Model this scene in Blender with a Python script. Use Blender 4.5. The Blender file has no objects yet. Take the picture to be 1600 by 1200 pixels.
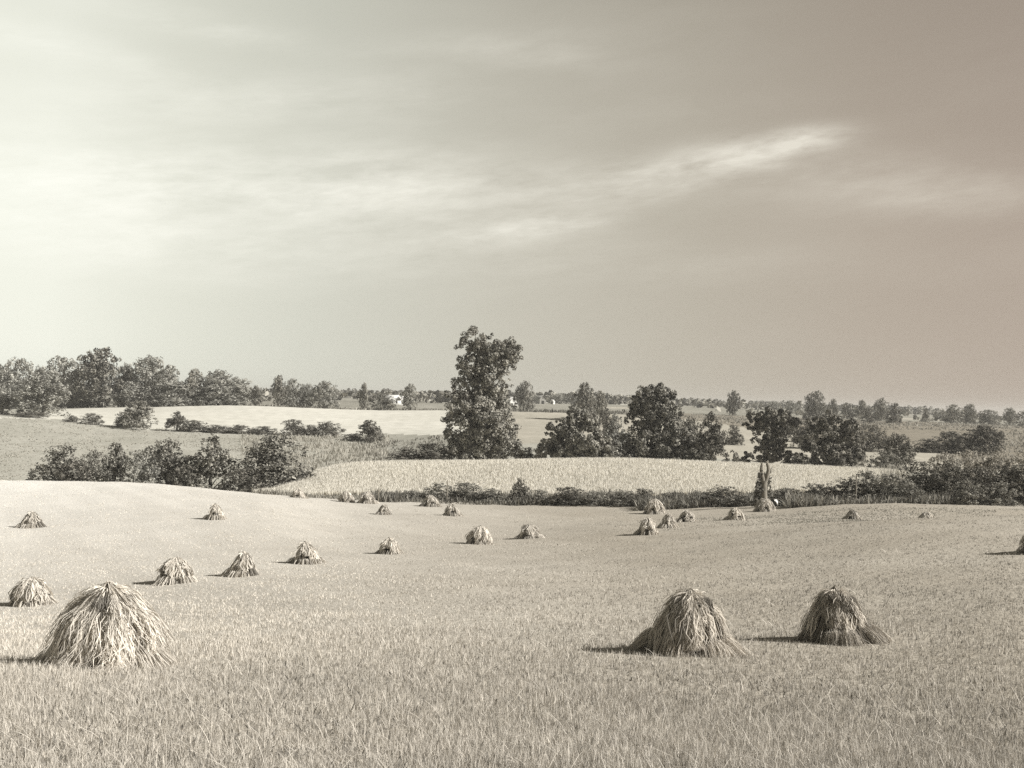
import bpy, math, random
import numpy as np
from mathutils import Matrix, Vector

sc = bpy.context.scene
C = sc.collection
R = math.radians
F = 1715.0                                   # focal length in photo pixels (1600 wide)
ROLL = math.atan(0.027)
PITCH = math.atan(25.6 / F)

# ------------------------------------------------------------------ camera
cam = bpy.data.cameras.new('camera')
cam.sensor_width = 36.0
cam.lens = 36.0 * F / 1600
cam.clip_start = 0.1
cam.clip_end = 20000
camo = bpy.data.objects.new('camera', cam)
C.objects.link(camo)
fw = Vector((0, math.cos(PITCH), math.sin(PITCH)))
up0 = Vector((0, -math.sin(PITCH), math.cos(PITCH)))
rt0 = Vector((1, 0, 0))
rt = rt0 * math.cos(ROLL) + up0 * math.sin(ROLL)
up = -rt0 * math.sin(ROLL) + up0 * math.cos(ROLL)
camo.matrix_world = Matrix((( rt.x, up.x, -fw.x, 0), (rt.y, up.y, -fw.y, 0), (rt.z, up.z, -fw.z, 0), (0, 0, 0, 1)))
sc.camera = camo

# ------------------------------------------------------------------ render look
sc.view_settings.view_transform = 'Standard'
sc.view_settings.look = 'None'
sc.view_settings.gamma = 1.0
sc.view_settings.exposure = 0.6
sc.cycles.use_denoising = False
sc.cycles.max_bounces = 5
sc.cycles.diffuse_bounces = 2
sc.cycles.transparent_max_bounces = 4
sc.cycles.volume_bounces = 0
sc.cycles.sample_clamp_indirect = 4.0

# ------------------------------------------------------------------ sun
SUN_EL, SUN_BACK = R(33), R(12)              # sun to the right, a little behind the camera
sd = Vector((math.cos(SUN_EL) * math.cos(SUN_BACK), -math.cos(SUN_EL) * math.sin(SUN_BACK), math.sin(SUN_EL)))
sun = bpy.data.lights.new('sun', 'SUN')
sun.energy = 5.0
sun.angle = R(0.55)
sun.color = (1.0, 0.975, 0.93)
suno = bpy.data.objects.new('sun', sun)
suno.rotation_euler = (-sd).to_track_quat('-Z', 'Y').to_euler()
C.objects.link(suno)

# ------------------------------------------------------------------ world: thin high cloud over a hazy sky
class NT:
    """small helper that writes shader maths as nodes"""
    def __init__(s, tree):
        s.t = tree; s.n = tree.nodes; s.l = tree.links
    def m(s, op, a, b=None, c=None, clamp=False):
        n = s.n.new('ShaderNodeMath'); n.operation = op; n.use_clamp = clamp
        for i, v in enumerate((a, b, c)):
            if v is None: continue
            if isinstance(v, (int, float)): n.inputs[i].default_value = v
            else: s.l.new(v, n.inputs[i])
        return n.outputs[0]
    def noise(s, vec, scale, detail=4, rough=0.55, dist=0.0):
        n = s.n.new('ShaderNodeTexNoise'); n.inputs['Scale'].default_value = scale
        n.inputs['Detail'].default_value = detail; n.inputs['Roughness'].default_value = rough
        n.inputs['Distortion'].default_value = dist
        s.l.new(vec, n.inputs['Vector']); return n.outputs['Fac']
    def comb(s, x, y, z):
        n = s.n.new('ShaderNodeCombineXYZ')
        for i, v in enumerate((x, y, z)):
            if isinstance(v, (int, float)): n.inputs[i].default_value = v
            else: s.l.new(v, n.inputs[i])
        return n.outputs[0]
    def sep(s, v):
        n = s.n.new('ShaderNodeSeparateXYZ'); s.l.new(v, n.inputs[0]); return n.outputs
    def ramp(s, fac, stops, interp='LINEAR'):
        n = s.n.new('ShaderNodeValToRGB'); r = n.color_ramp; r.interpolation = interp
        while len(r.elements) < len(stops): r.elements.new(0.5)
        for e, (p, c) in zip(r.elements, stops):
            e.position = p; e.color = (c[0], c[1], c[2], 1) if not isinstance(c, (int, float)) else (c, c, c, 1)
        s.l.new(fac, n.inputs[0]); return n.outputs[0]
    def mix(s, f, a, b, mode='MIX'):
        n = s.n.new('ShaderNodeMix'); n.data_type = 'RGBA'; n.blend_type = mode
        for i, v in ((0, f), (6, a), (7, b)):
            if isinstance(v, (int, float)): n.inputs[i].default_value = v
            elif isinstance(v, tuple): n.inputs[i].default_value = (v[0], v[1], v[2], 1)
            else: s.l.new(v, n.inputs[i])
        return n.outputs[2]

w = bpy.data.worlds.new('World'); sc.world = w; w.use_nodes = True
nt = w.node_tree; nt.nodes.clear(); k = NT(nt)
tc = nt.nodes.new('ShaderNodeTexCoord')
x, y, z = k.sep(tc.outputs['Generated'])
az = k.m('ARCTAN2', x, y)                    # 0 ahead, + to the right
el = k.m('ARCSINE', z)
# brightness over azimuth (glare put into the sky colour at left, deeper sky to the right)
fa = k.m('MULTIPLY_ADD', az, 1.0, 0.5, clamp=True)
col = k.ramp(fa, [(0.0, (.74, .75, .66)), (0.10, (.72, .73, .645)), (0.20, (.61, .615, .535)), (0.32, (.52, .52, .45)), (0.5, (.435, .415, .35)),
                  (0.66, (.385, .352, .290)), (0.82, (.35, .300, .245)), (0.95, (.335, .278, .228))], 'LINEAR')
fe = k.m('DIVIDE', el, 1.5708, clamp=True)
g = k.ramp(fe, [(0.0, 1.04), (0.06, 1.0), (0.12, .985), (0.22, .88), (0.28, .42), (0.4, .17), (1.0, .08)])
# deepening towards the upper right
ur = k.m('MULTIPLY', k.m('MULTIPLY_ADD', az, 1.6, 0.25, clamp=True), k.m('MULTIPLY_ADD', el, 3.2, -0.45, clamp=True))
side = k.m('MULTIPLY_ADD', k.m('MULTIPLY_ADD', k.m('ABSOLUTE', az), 1.6, -1.1, clamp=True), -0.45, 1.0)   # deeper sky away from the view
base = k.mix(1.0, col, g, 'MULTIPLY')
base = k.mix(1.0, base, k.comb(side, side, side), 'MULTIPLY')
base = k.mix(k.m('MULTIPLY', ur, 0.40), base, (.18, .155, .13))
# clouds: streaks
wv = k.comb(k.m('MULTIPLY', az, 1.0), k.m('SUBTRACT', k.m('MULTIPLY', el, 4.2), k.m('MULTIPLY', az, 0.45)), 0.0)
n1 = k.noise(wv, 5.0, 7, 0.58, 0.35)
n2 = k.noise(wv, 16.0, 6, 0.6, 0.2)
n3 = k.noise(wv, 2.2, 3, 0.5, 0.0)
def blob(px, py, sx, sy, tilt):
    a0 = math.atan((px - 800) / F); e0 = math.atan(((604 + .027 * px) - py) / F)
    dx = k.m('SUBTRACT', az, a0); dy = k.m('SUBTRACT', el, e0)
    dy = k.m('SUBTRACT', dy, k.m('MULTIPLY', dx, tilt))
    q = k.m('ADD', k.m('POWER', k.m('ABSOLUTE', k.m('DIVIDE', dx, sx / F)), 2.0), k.m('POWER', k.m('ABSOLUTE', k.m('DIVIDE', dy, sy / F)), 2.0))
    return k.m('POWER', 2.718, k.m('MULTIPLY', q, -1.0))
clouds = None
for (px, py, sx, sy, tilt, a) in [(1245, 230, 60, 16, .08, 1.15), (1180, 244, 90, 21, .14, .85), (1070, 266, 130, 30, .14, .85), (960, 290, 150, 34, .05, .45),
                                  (680, 290, 190, 60, -.04, .62), (520, 320, 160, 60, .10, .45), (330, 300, 240, 55, .04, .70), (80, 300, 220, 70, .05, .8), (120, 390, 260, 50, .0, .5),
                                  (860, 350, 110, 18, .14, .62), (760, 366, 150, 20, .08, .4), (1400, 300, 200, 36, -.03, .42), (1500, 340, 180, 26, .0, .3), (300, 62, 150, 20, -.06, .55),
                                  (60, 110, 150, 26, -.12, .5), (760, 66, 150, 20, .08, .3), (860, 90, 110, 20, .0, .25), (560, 150, 240, 40, .05, .28), (250, 180, 200, 30, .1, .35),
                                  (1000, 180, 200, 26, .06, .12), (520, 410, 420, 40, .02, .28), (1100, 420, 300, 30, .02, .12)]:
    b = k.m('MULTIPLY', blob(px, py, sx, sy, tilt), a)
    clouds = b if clouds is None else k.m('ADD', clouds, b)
n4 = k.noise(wv, 48.0, 5, 0.62, 0.4)
mixn = k.m('ADD', k.m('ADD', k.m('MULTIPLY', n1, 0.5), k.m('MULTIPLY', n2, 0.34)), k.m('MULTIPLY', n4, 0.16))
tex = k.m('MULTIPLY_ADD', mixn, 4.6, -1.85, clamp=True)
cf = k.m('MULTIPLY', clouds, k.m('MULTIPLY_ADD', tex, .74, 0.2), clamp=True)
wis = k.m('MULTIPLY', k.m('MULTIPLY_ADD', n1, 3.0, -1.3, clamp=True), k.m('MULTIPLY_ADD', n3, 2.0, -0.7, clamp=True))
cf = k.m('ADD', cf, k.m('MULTIPLY', wis, 0.20), clamp=True)
cf = k.m('MULTIPLY', cf, k.m('MULTIPLY_ADD', el, -1.6, 1.4, clamp=True))
cf = k.m('MULTIPLY', cf, k.m('MULTIPLY_ADD', el, 18.0, 0.0, clamp=True))
cloudcol = k.mix(k.m('MULTIPLY_ADD', az, 1.0, 0.5, clamp=True), (.86, .87, .79), (.56, .51, .43))
final = k.mix(cf, base, cloudcol)
sky = nt.nodes.new('ShaderNodeTexSky'); sky.sky_type = 'NISHITA'; sky.sun_disc = False
sky.sun_elevation = SUN_EL; sky.sun_rotation = math.atan2(sd.x, sd.y)
bw = nt.nodes.new('ShaderNodeRGBToBW'); nt.links.new(sky.outputs[0], bw.inputs[0])
nsk = k.mix(1.0, k.comb(bw.outputs[0], bw.outputs[0], bw.outputs[0]), (.06, .057, .05), 'MULTIPLY')
final = k.mix(0.12, final, nsk)
bg = nt.nodes.new('ShaderNodeBackground'); bg.inputs[1].default_value = 0.89
nt.links.new(final, bg.inputs[0])
out = nt.nodes.new('ShaderNodeOutputWorld'); nt.links.new(bg.outputs[0], out.inputs[0])

# ------------------------------------------------------------------ helpers
def tag(o, label=None, cat=None, group=None, kind=None):
    if label: o['label'] = label
    if cat: o['category'] = cat
    if group: o['group'] = group
    if kind: o['kind'] = kind
    return o

def ray(px, py):
    u = (px - 800) / F; v = (600 - py) / F
    d = fw + rt * u + up * v
    return d / d.y                           # scaled to depth 1

def mesh_np(name, co, faces, mat, attr=None, smooth=False):
    """co Nx3, faces Mxk; attr: per-vertex tone"""
    me = bpy.data.meshes.new(name)
    co = np.ascontiguousarray(co, dtype=np.float32); faces = np.ascontiguousarray(faces, dtype=np.int32)
    n, kk = faces.shape
    me.vertices.add(len(co)); me.vertices.foreach_set('co', co.ravel())
    me.loops.add(n * kk); me.loops.foreach_set('vertex_index', faces.ravel())
    me.polygons.add(n); me.polygons.foreach_set('loop_start', np.arange(0, n * kk, kk, dtype=np.int32))
    me.polygons.foreach_set('loop_total', np.full(n, kk, dtype=np.int32))
    if smooth: me.polygons.foreach_set('use_smooth', np.ones(n, dtype=bool))
    me.update(calc_edges=True)
    if attr is not None:
        a = me.attributes.new('tone', 'FLOAT', 'POINT'); a.data.foreach_set('value', np.ascontiguousarray(attr, dtype=np.float32))
    me.materials.append(mat)
    return me

def link(name, me, parent=None):
    o = bpy.data.objects.new(name, me); C.objects.link(o)
    if parent: o.parent = parent
    return o

def empty(name, loc=(0, 0, 0), rz=0):
    o = bpy.data.objects.new(name, None); o.empty_display_size = 0.5
    o.location = loc; o.rotation_euler = (0, 0, rz); C.objects.link(o); return o

def newmat(name):
    m = bpy.data.materials.new(name); m.use_nodes = True; m.node_tree.nodes.clear()
    kk = NT(m.node_tree); return m, kk

def leafy(name, dark, light, transl=0.25, tint=(1.0, .96, .86)):
    """material of leaves or straw: tone varies per leaf by the 'tone' attribute and per object"""
    m, q = newmat(name); n = m.node_tree.nodes; l = m.node_tree.links
    at = n.new('ShaderNodeAttribute'); at.attribute_name = 'tone'
    oi = n.new('ShaderNodeObjectInfo')
    f = q.m('ADD', at.outputs['Fac'], q.m('MULTIPLY_ADD', oi.outputs['Random'], .24, -.12), clamp=True)
    c = q.mix(f, tuple(dark * t for t in tint), tuple(light * t for t in tint))
    d = n.new('ShaderNodeBsdfDiffuse'); t = n.new('ShaderNodeBsdfTranslucent'); mx = n.new('ShaderNodeMixShader')
    l.new(c, d.inputs[0]); l.new(c, t.inputs[0]); mx.inputs[0].default_value = transl
    l.new(d.outputs[0], mx.inputs[1]); l.new(t.outputs[0], mx.inputs[2])
    o = n.new('ShaderNodeOutputMaterial'); l.new(mx.outputs[0], o.inputs[0]); return m

def solid(name, c1, c2, scale=3.0, rough=.8, bump=.2, stretch=(1, 1, 1)):
    m, q = newmat(name); n = m.node_tree.nodes; l = m.node_tree.links
    t = n.new('ShaderNodeTexCoord'); mp = n.new('ShaderNodeMapping'); mp.inputs['Scale'].default_value = stretch
    l.new(t.outputs['Object'], mp.inputs[0])
    no = q.noise(mp.outputs[0], scale, 6, .6)
    c = q.mix(q.m('MULTIPLY_ADD', no, 2.4, -.7, clamp=True), c1, c2)
    b = n.new('ShaderNodeBsdfPrincipled'); b.inputs['Roughness'].default_value = rough
    l.new(c, b.inputs['Base Color'])
    bp = n.new('ShaderNodeBump'); bp.inputs['Strength'].default_value = bump; bp.inputs['Distance'].default_value = .05
    l.new(no, bp.inputs['Height']); l.new(bp.outputs[0], b.inputs['Normal'])
    o = n.new('ShaderNodeOutputMaterial'); l.new(b.outputs[0], o.inputs[0]); return m

def fieldmat(name, c1, c2, c3, s1, s2, rowdir=0.0, rowamt=0.0, glare_col=None):
    """earth, stubble or grass seen as a surface: patches, fine speckle, faint drill rows"""
    m, q = newmat(name); n = m.node_tree.nodes; l = m.node_tree.links
    g = n.new('ShaderNodeNewGeometry'); P = g.outputs['Position']
    a = q.noise(P, s1, 5, .6, .3); b = q.noise(P, s2, 3, .7); cc = q.noise(P, s1 * 7, 4, .6)
    c = q.mix(q.m('MULTIPLY_ADD', a, 3.0, -1.0, clamp=True), c1, c2)
    c = q.mix(q.m('MULTIPLY', q.m('MULTIPLY_ADD', b, 3.4, -1.35, clamp=True), .75), c, c3)
    c = q.mix(q.m('MULTIPLY', q.m('MULTIPLY_ADD', cc, 3.0, -1.2, clamp=True), .35), c, c1)
    if glare_col:                                     # glare on the left painted into the ground colour
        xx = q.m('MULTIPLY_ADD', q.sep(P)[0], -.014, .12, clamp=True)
        c = q.mix(q.m('MULTIPLY', xx, .85), c, glare_col)
    if rowamt:
        xs = q.sep(P); r = q.m('ADD', q.m('MULTIPLY', xs[0], math.cos(rowdir)), q.m('MULTIPLY', xs[1], math.sin(rowdir)))
        no = q.noise(q.comb(r, q.m('MULTIPLY', xs[1], .02), 0.0), .16, 4, .7)
        c = q.mix(q.m('MULTIPLY', q.m('MULTIPLY_ADD', no, 4.0, -1.6, clamp=True), rowamt), c, c3)
    bs = n.new('ShaderNodeBsdfDiffuse'); l.new(c, bs.inputs[0])
    bp = n.new('ShaderNodeBump'); bp.inputs['Strength'].default_value = .6; bp.inputs['Distance'].default_value = .12
    l.new(b, bp.inputs['Height']); l.new(bp.outputs[0], bs.inputs['Normal'])
    o = n.new('ShaderNodeOutputMaterial'); l.new(bs.outputs[0], o.inputs[0]); return m

M = {}
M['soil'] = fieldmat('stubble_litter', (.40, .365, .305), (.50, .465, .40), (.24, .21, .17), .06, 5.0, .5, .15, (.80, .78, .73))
M['wheat_ground'] = fieldmat('wheat_ground', (.60, .56, .48), (.68, .64, .55), (.46, .43, .36), .04, 2.0, 1.2, .2)
M['pasture'] = fieldmat('pasture_grass', (.36, .35, .30), (.48, .465, .41), (.26, .25, .21), .03, .9)
M['pale'] = fieldmat('pale_field', (.60, .58, .51), (.70, .68, .61), (.50, .485, .425), .012, .25, 1.35, .4)
M['mown'] = fieldmat('mown_field', (.40, .375, .315), (.50, .465, .395), (.31, .29, .24), .03, .4, 1.2, .4)
M['dull'] = fieldmat('dull_field', (.24, .215, .17), (.31, .28, .23), (.16, .145, .12), .02, .35)
M['meadow'] = fieldmat('far_meadow', (.27, .26, .22), (.36, .345, .30), (.20, .19, .155), .01, .12)
M['straw'] = leafy('cut_straw', .16, .86, .22, (1.0, .935, .83))
M['oldstraw'] = leafy('weathered_straw', .08, .74, .18, (1.0, .92, .80))
M['stalk'] = leafy('standing_grain', .50, .82, .28, (1.0, .955, .85))
M['leaf'] = leafy('broad_leaves', .015, .50, .12, (1.0, .955, .83))
M['leafdark'] = leafy('dark_leaves', .006, .33, .10, (1.0, .94, .81))
M['leafpale'] = leafy('pale_leaves', .09, .62, .22, (1.0, .975, .87))  # on far trees the paleness is partly haze put into the leaf colour
M['feather'] = leafy('feathery_leaves', .16, .70, .3, (1.0, .93, .80))
M['weed'] = leafy('weed_leaves', .06, .50, .3, (1.0, .95, .83))
M['bark'] = solid('bark', (.06, .055, .045), (.14, .13, .11), 4, .9, .5, (1, 1, .25))
M['deadwood'] = solid('bleached_wood', (.10, .09, .07), (.30, .27, .22), 5, .85, .5, (3, 3, .4))
M['white'] = solid('white_paint', (.70, .69, .65), (.80, .79, .75), .6, .7, .05)
M['greywall'] = solid('weathered_boards', (.30, .29, .26), (.40, .385, .35), .8, .8, .1)
M['roof'] = solid('metal_roof', (.62, .61, .58), (.74, .73, .69), .5, .5, .05)
M['shingle'] = solid('dark_shingles', (.16, .155, .14), (.24, .23, .21), .8, .8, .1)
M['dark'] = solid('dark_opening', (.015, .014, .012), (.03, .028, .025), 1, .9, .0)
M['cloth'] = solid('white_cloth', (.78, .77, .73), (.84, .83, .80), 4, .8, .3)

# ------------------------------------------------------------------ terrain
def eye(px): return 604 + .027 * px
PXS = np.array([-500, 0, 200, 400, 560, 750, 1000, 1200, 1400, 1600, 2100], float)
# stations: near to far; rows are (depth, height) for each column above
def col_from_y(Y, ys):
    return [-(yy - eye(p)) * d / F for yy, p, d in zip(ys, PXS, Y)]
n = len(PXS)
ST = []
ST.append(([-80.] * n, [-1.0] * n))
ST.append(([0.] * n, [-1.75] * n))
ST.append(([9.] * n, [-3.1] * n))
ST.append(([20.] * n, [-5.0, -4.95, -4.9, -4.8, -4.75, -4.75, -4.75, -4.75, -4.75, -4.7, -4.7]))
ST.append(([50.] * n, [-9.6, -9.6, -9.3, -8.9, -8.6, -8.3, -8.0, -7.6, -7.0, -6.5, -6.0]))
ST.append(([80, 80, 80, 80, 80, 80, 80, 80, 77, 75, 75.], [-11.0, -11.0, -11.0, -10.9, -11.0, -10.8, -10.0, -9.0, -7.7, -7.05, -6.6]))
ST.append(([100.] * n, [-11.6, -11.7, -11.5, -11.4, -12.1, -12.2, -11.1, -10.3, -10.0, -9.8, -9.6]))
Yg = [150, 150, 150, 150, 152, 150, 141, 132, 126, 126, 126.]
YG = np.array(Yg)
ST.append((Yg, col_from_y(Yg, [745, 750, 754, 770, 781, 789, 796, 794, 788, 792, 796])))
ST.append(([176, 176, 176, 176, 170, 165, 160, 156, 152, 152, 152.], [-17, -17, -17.6, -16.8, -14.9, -14.6, -13.6, -12.8, -12.2, -12.2, -12.2]))
ST.append(([205.] * n, [-18.5, -18.5, -18.6, -17.7, -13.25, -12.1, -11.1, -11.3, -11.9, -12.5, -12.5]))
ST.append(([235.] * n, [-17.5, -17.3, -18.0, -18.4, -15.6, -14.3, -13.4, -13.6, -14.0, -14, -14]))
ST.append(([300.] * n, [-14, -14.2, -15.0, -15.3, -15.3, -10.6, -9.6, -10.8, -11.2, -11.6, -12]))
ST.append(([360.] * n, [-10, -10.1, -12.1, -12.4, -12.3, -9.9, -9.0, -9.2, -9.8, -9.6, -10]))
ST.append(([480.] * n, [-10, -9.8, -7.6, -5.4, -5.9, -4.9, -4.8, -6.2, -6.5, -6.2, -6]))
ST.append(([560.] * n, [-10.5, -11.0, -9.5, -8, -8, -7, -6.0, -6.5, -6.6, -6.4, -6]))
ST.append(([760.] * n, [-10, -10., -8, -5.8, -4.4, -3.2, -2.2, -3.4, -4.5, -7.4, -8]))
ST.append(([1300.] * n, [-8, -6, -5, -3.8, -2.2, -1.2, -.6, -1.5, -3.2, -8, -9]))
ST.append(([2500.] * n, [-6, -5, -4, -4, -4, -4, -5, -7, -9, -17, -20]))
ST.append(([5200.] * n, [-6, -6, -6, -6, -6, -8, -10, -12, -14, -26, -30]))
SY = np.array([s[0] for s in ST]); SZ = np.array([s[1] for s in ST])

def pchip_slopes(x, y):
    h = np.diff(x); d = np.diff(y) / h; m = np.zeros_like(y)
    for i in range(1, len(x) - 1):
        if d[i-1] * d[i] > 0:
            w1 = 2 * h[i] + h[i-1]; w2 = h[i] + 2 * h[i-1]
            m[i] = (w1 + w2) / (w1 / d[i-1] + w2 / d[i])
    m[0] = d[0]; m[-1] = d[-1]; return m
def hermite(x, y, m, q):
    i = np.clip(np.searchsorted(x, q) - 1, 0, len(x) - 2)
    h = x[i+1] - x[i]; t = np.clip((q - x[i]) / h, 0, 1)
    return ((2*t**3 - 3*t**2 + 1) * y[i] + (t**3 - 2*t**2 + t) * h * m[i] + (-2*t**3 + 3*t**2) * y[i+1] + (t**3 - t**2) * h * m[i+1])
TPX = np.linspace(-500, 2100, 521)
TY = np.concatenate([np.linspace(-80, 7.5, 60), 8 * np.exp(np.linspace(0, math.log(5200 / 8.), 600))])
def station_at(tab, q):
    return np.array([hermite(PXS, row, pchip_slopes(PXS, row), q) for row in tab])
sy_d, sz_d = station_at(SY, TPX), station_at(SZ, TPX)
TAB = np.zeros((len(TPX), len(TY)))
for i in range(len(TPX)):
    TAB[i] = hermite(sy_d[:, i], sz_d[:, i], pchip_slopes(sy_d[:, i], sz_d[:, i]), TY)
def H(X, Y):
    X = np.asarray(X, float); Y = np.asarray(Y, float)
    px = np.clip(800 + F * X / np.maximum(Y, 9.0), -499, 2099)
    a = (px + 500) / 5.0; i = np.clip(a.astype(int), 0, len(TPX) - 2); fa_ = a - i
    j = np.clip(np.searchsorted(TY, Y) - 1, 0, len(TY) - 2); fj = np.clip((Y - TY[j]) / (TY[j+1] - TY[j]), 0, 1)
    zz = (TAB[i, j] * (1 - fa_) + TAB[i+1, j] * fa_) * (1 - fj) + (TAB[i, j+1] * (1 - fa_) + TAB[i+1, j+1] * fa_) * fj
    zz = zz + .05 * np.sin(X * .9 + 1.3 * np.sin(Y * .35)) * np.sin(Y * .7 + X * .2) * np.clip(Y / 9 - .3, 0, 1)
    return zz + .10 * np.sin(X * .13 + 2) * np.sin(Y * .17) * np.clip((Y - 10) / 40, 0, 1)
def hz(X, Y): return float(H(np.array([X]), np.array([Y]))[0])
def hit(px, py, y0=6.0, y1=6000):
    """first ground point seen through a photo pixel"""
    d = ray(px, py)
    ys = y0 * np.exp(np.linspace(0, math.log(y1 / y0), 3000))
    g_ = H(d.x * ys, ys) - d.z * ys
    i = np.argmax(g_ > 0)
    return Vector((d.x * ys[i], ys[i], hz(d.x * ys[i], ys[i])))
def at(px, Y, py=620):
    d = ray(px, py); return Vector((d.x * Y, Y, hz(d.x * Y, Y)))

# region of a ground point: by the column (photo x) and the depth
def interp(px, pts):
    return np.interp(px, [p[0] for p in pts], [p[1] for p in pts])
def region(X, Y):
    px = 800 + F * X / np.maximum(Y, 9.0)
    r = np.full(X.shape, 2)                                    # pasture / rough grass
    edge = np.interp(px, PXS, YG)
    r[(Y < edge + 6)] = 0                                      # stubble
    w0 = interp(px, [(-600, 400), (385, 400), (400, 162), (560, 163), (800, 160), (1200, 150), (2200, 145)])
    r[(Y > w0) & (Y < 212) & (px < 1420)] = 1                  # standing wheat
    p0 = interp(px, [(-600, 360), (0, 352), (90, 372), (200, 352), (330, 352), (540, 352), (580, 365), (640, 352), (720, 330), (780, 285), (1100, 262), (1480, 250)])
    p1 = interp(px, [(-600, 300), (60, 372), (100, 474), (1000, 478), (1180, 400), (1330, 325), (1400, 326), (1450, 315), (1500, 285), (1530, 250), (1540, 100), (2200, 100)])
    r[(Y > p0) & (Y < p1)] = 3                                 # pale field
    r[(Y >= p1) & (Y > 262) & (px > 980) & (Y < 640)] = 4      # dull field on the right
    r[(Y >= 478) & (r == 2)] = 5                               # far meadow
    r[(Y > 1000) & (Y < 1180) & (px > 560) & (px < 1010)] = 3  # far pale strips
    r[(Y > 690) & (Y < 740) & (px > 930) & (px < 1480)] = 3
    r[(r == 3) & (px > 775) & (Y < 900)] = 6                   # duller mown ground to the right of the pale field
    r[(r == 6) & (Y > 600) & (px > 1000) & (px < 1300)] = 5
    return r

rows = np.concatenate([np.linspace(-80, 6, 30), 7 * np.exp(np.linspace(0, math.log(5200 / 7.), 430))])
NC = 961
s = np.linspace(-1, 1, NC); smap = 0.62 * s + 0.38 * s ** 5
Wd = .85 * np.maximum(rows, 0) + 45
GX = Wd[:, None] * smap[None, :]; GY = np.repeat(rows[:, None], NC, 1)
GZ = H(GX, GY)
co = np.stack([GX, GY, GZ], -1).reshape(-1, 3)
idx = np.arange(len(rows) * NC).reshape(len(rows), NC)
quads = np.stack([idx[:-1, :-1], idx[:-1, 1:], idx[1:, 1:], idx[1:, :-1]], -1).reshape(-1, 4)
qc = co[quads].mean(1); reg = region(qc[:, 0], qc[:, 1])
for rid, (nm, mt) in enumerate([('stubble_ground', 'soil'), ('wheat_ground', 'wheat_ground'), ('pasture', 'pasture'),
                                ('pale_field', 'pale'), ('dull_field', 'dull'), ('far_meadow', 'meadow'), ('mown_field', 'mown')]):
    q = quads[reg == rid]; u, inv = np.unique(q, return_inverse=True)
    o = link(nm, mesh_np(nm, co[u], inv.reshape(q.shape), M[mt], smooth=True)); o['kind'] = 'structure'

# ------------------------------------------------------------------ blades of straw, grass and grain
def blades(P, hgt, wid, lean, rng, tone, seg=2, head=0.0, curl=.3):
    """P Nx3 roots -> strips; returns co, faces, tone"""
    N = len(P); a = rng.uniform(0, 2 * np.pi, N); la = rng.uniform(0, 2 * np.pi, N)
    ln = np.abs(rng.normal(0, lean, N)); dx, dy = np.cos(la) * ln, np.sin(la) * ln
    wx, wy = np.cos(a), np.sin(a); V = []
    ts = np.linspace(0, 1, seg + 1)
    for i, t in enumerate(ts):
        b = t + curl * t * t
        cx = P[:, 0] + dx * hgt * b; cy = P[:, 1] + dy * hgt * b; cz = P[:, 2] + hgt * t * np.sqrt(np.clip(1 - (ln * t) ** 2 * .5, .1, 1))
        ww = wid * (1 - .55 * t + (head if i == seg - 1 and seg > 1 else 0))
        if i == seg: V.append(np.stack([cx, cy, cz], -1))
        else:
            V.append(np.stack([cx - wx * ww / 2, cy - wy * ww / 2, cz], -1)); V.append(np.stack([cx + wx * ww / 2, cy + wy * ww / 2, cz], -1))
    V = np.stack(V, 1); kv = V.shape[1]; base = (np.arange(N) * kv)[:, None]
    tr = []
    for i in range(seg - 1):
        tr += [[2*i, 2*i+1, 2*i+3], [2*i, 2*i+3, 2*i+2]]
    tr.append([2*seg-2, 2*seg-1, 2*seg])
    fc = (base[:, None, :] + np.array(tr)[None]).reshape(-1, 3)
    tn = np.repeat(np.clip(tone, 0, 1)[:, None], kv, 1).reshape(-1)
    return V.reshape(-1, 3), fc, tn
def join(parts):
    cs, fs, ts, o = [], [], [], 0
    for c, f, t in parts:
        cs.append(c); fs.append(f + o); ts.append(t); o += len(c)
    return np.concatenate(cs), np.concatenate(fs), np.concatenate(ts)
def vnoise(X, Y, seed, sc_):
    r = np.random.default_rng(seed); o = np.zeros_like(X)
    for i in range(7):
        a, ph = r.uniform(0, 2 * np.pi), r.uniform(0, 6.28); f_ = sc_ * r.uniform(.5, 2)
        o += np.sin((X * math.cos(a) + Y * math.sin(a)) * f_ + ph + 1.5 * np.sin((X * math.sin(a) - Y * math.cos(a)) * f_ * .7 + ph))
    return o / 7
rng = np.random.default_rng(7)
def sample_px(N, y0, y1, px0=-90, px1=1690, pw=1.0):
    """ground points with a density that thins with the square of the distance"""
    Y = 1 / rng.uniform(1 / y1 ** pw, 1 / y0 ** pw, N) ** (1 / pw)
    px = rng.uniform(px0, px1, N); return (px - 800) / F * Y, Y
# stubble of the cut field
parts = []
X, Y = sample_px(560000, 6.5, 158, pw=.75)
Xa, Ya = sample_px(160000, 6.5, 158, -620, -90, .75); Xb, Yb = sample_px(160000, 6.5, 158, 1690, 2220, .75)
X = np.concatenate([X, Xa[Ya < 70], Xb[Yb < 70]]); Y = np.concatenate([Y, Ya[Ya < 70], Yb[Yb < 70]])
kp = Y < np.interp(800 + F * X / Y, PXS, YG) + 5; X, Y = X[kp], Y[kp]
ti = rng.integers(0, len(X), len(X)); ti = ti // 9 * 9 % len(X)                                 # stalks stand in tufts
tuft = rng.uniform(0, 1, len(X)) < .5
ti = (np.arange(len(X)) // 9) * 9; o_ = np.argsort(Y, kind='stable'); X, Y = X[o_], Y[o_]
sp = np.maximum(.035, Y * .0012)
X = np.where(tuft, X[ti] + rng.normal(0, 1, len(X)) * sp, X); Y = np.where(tuft, Y[ti] + rng.normal(0, 1, len(Y)) * sp, Y)
patch = vnoise(X, Y, 3, .5); fine = vnoise(X, Y, 4, 3.0)
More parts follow.
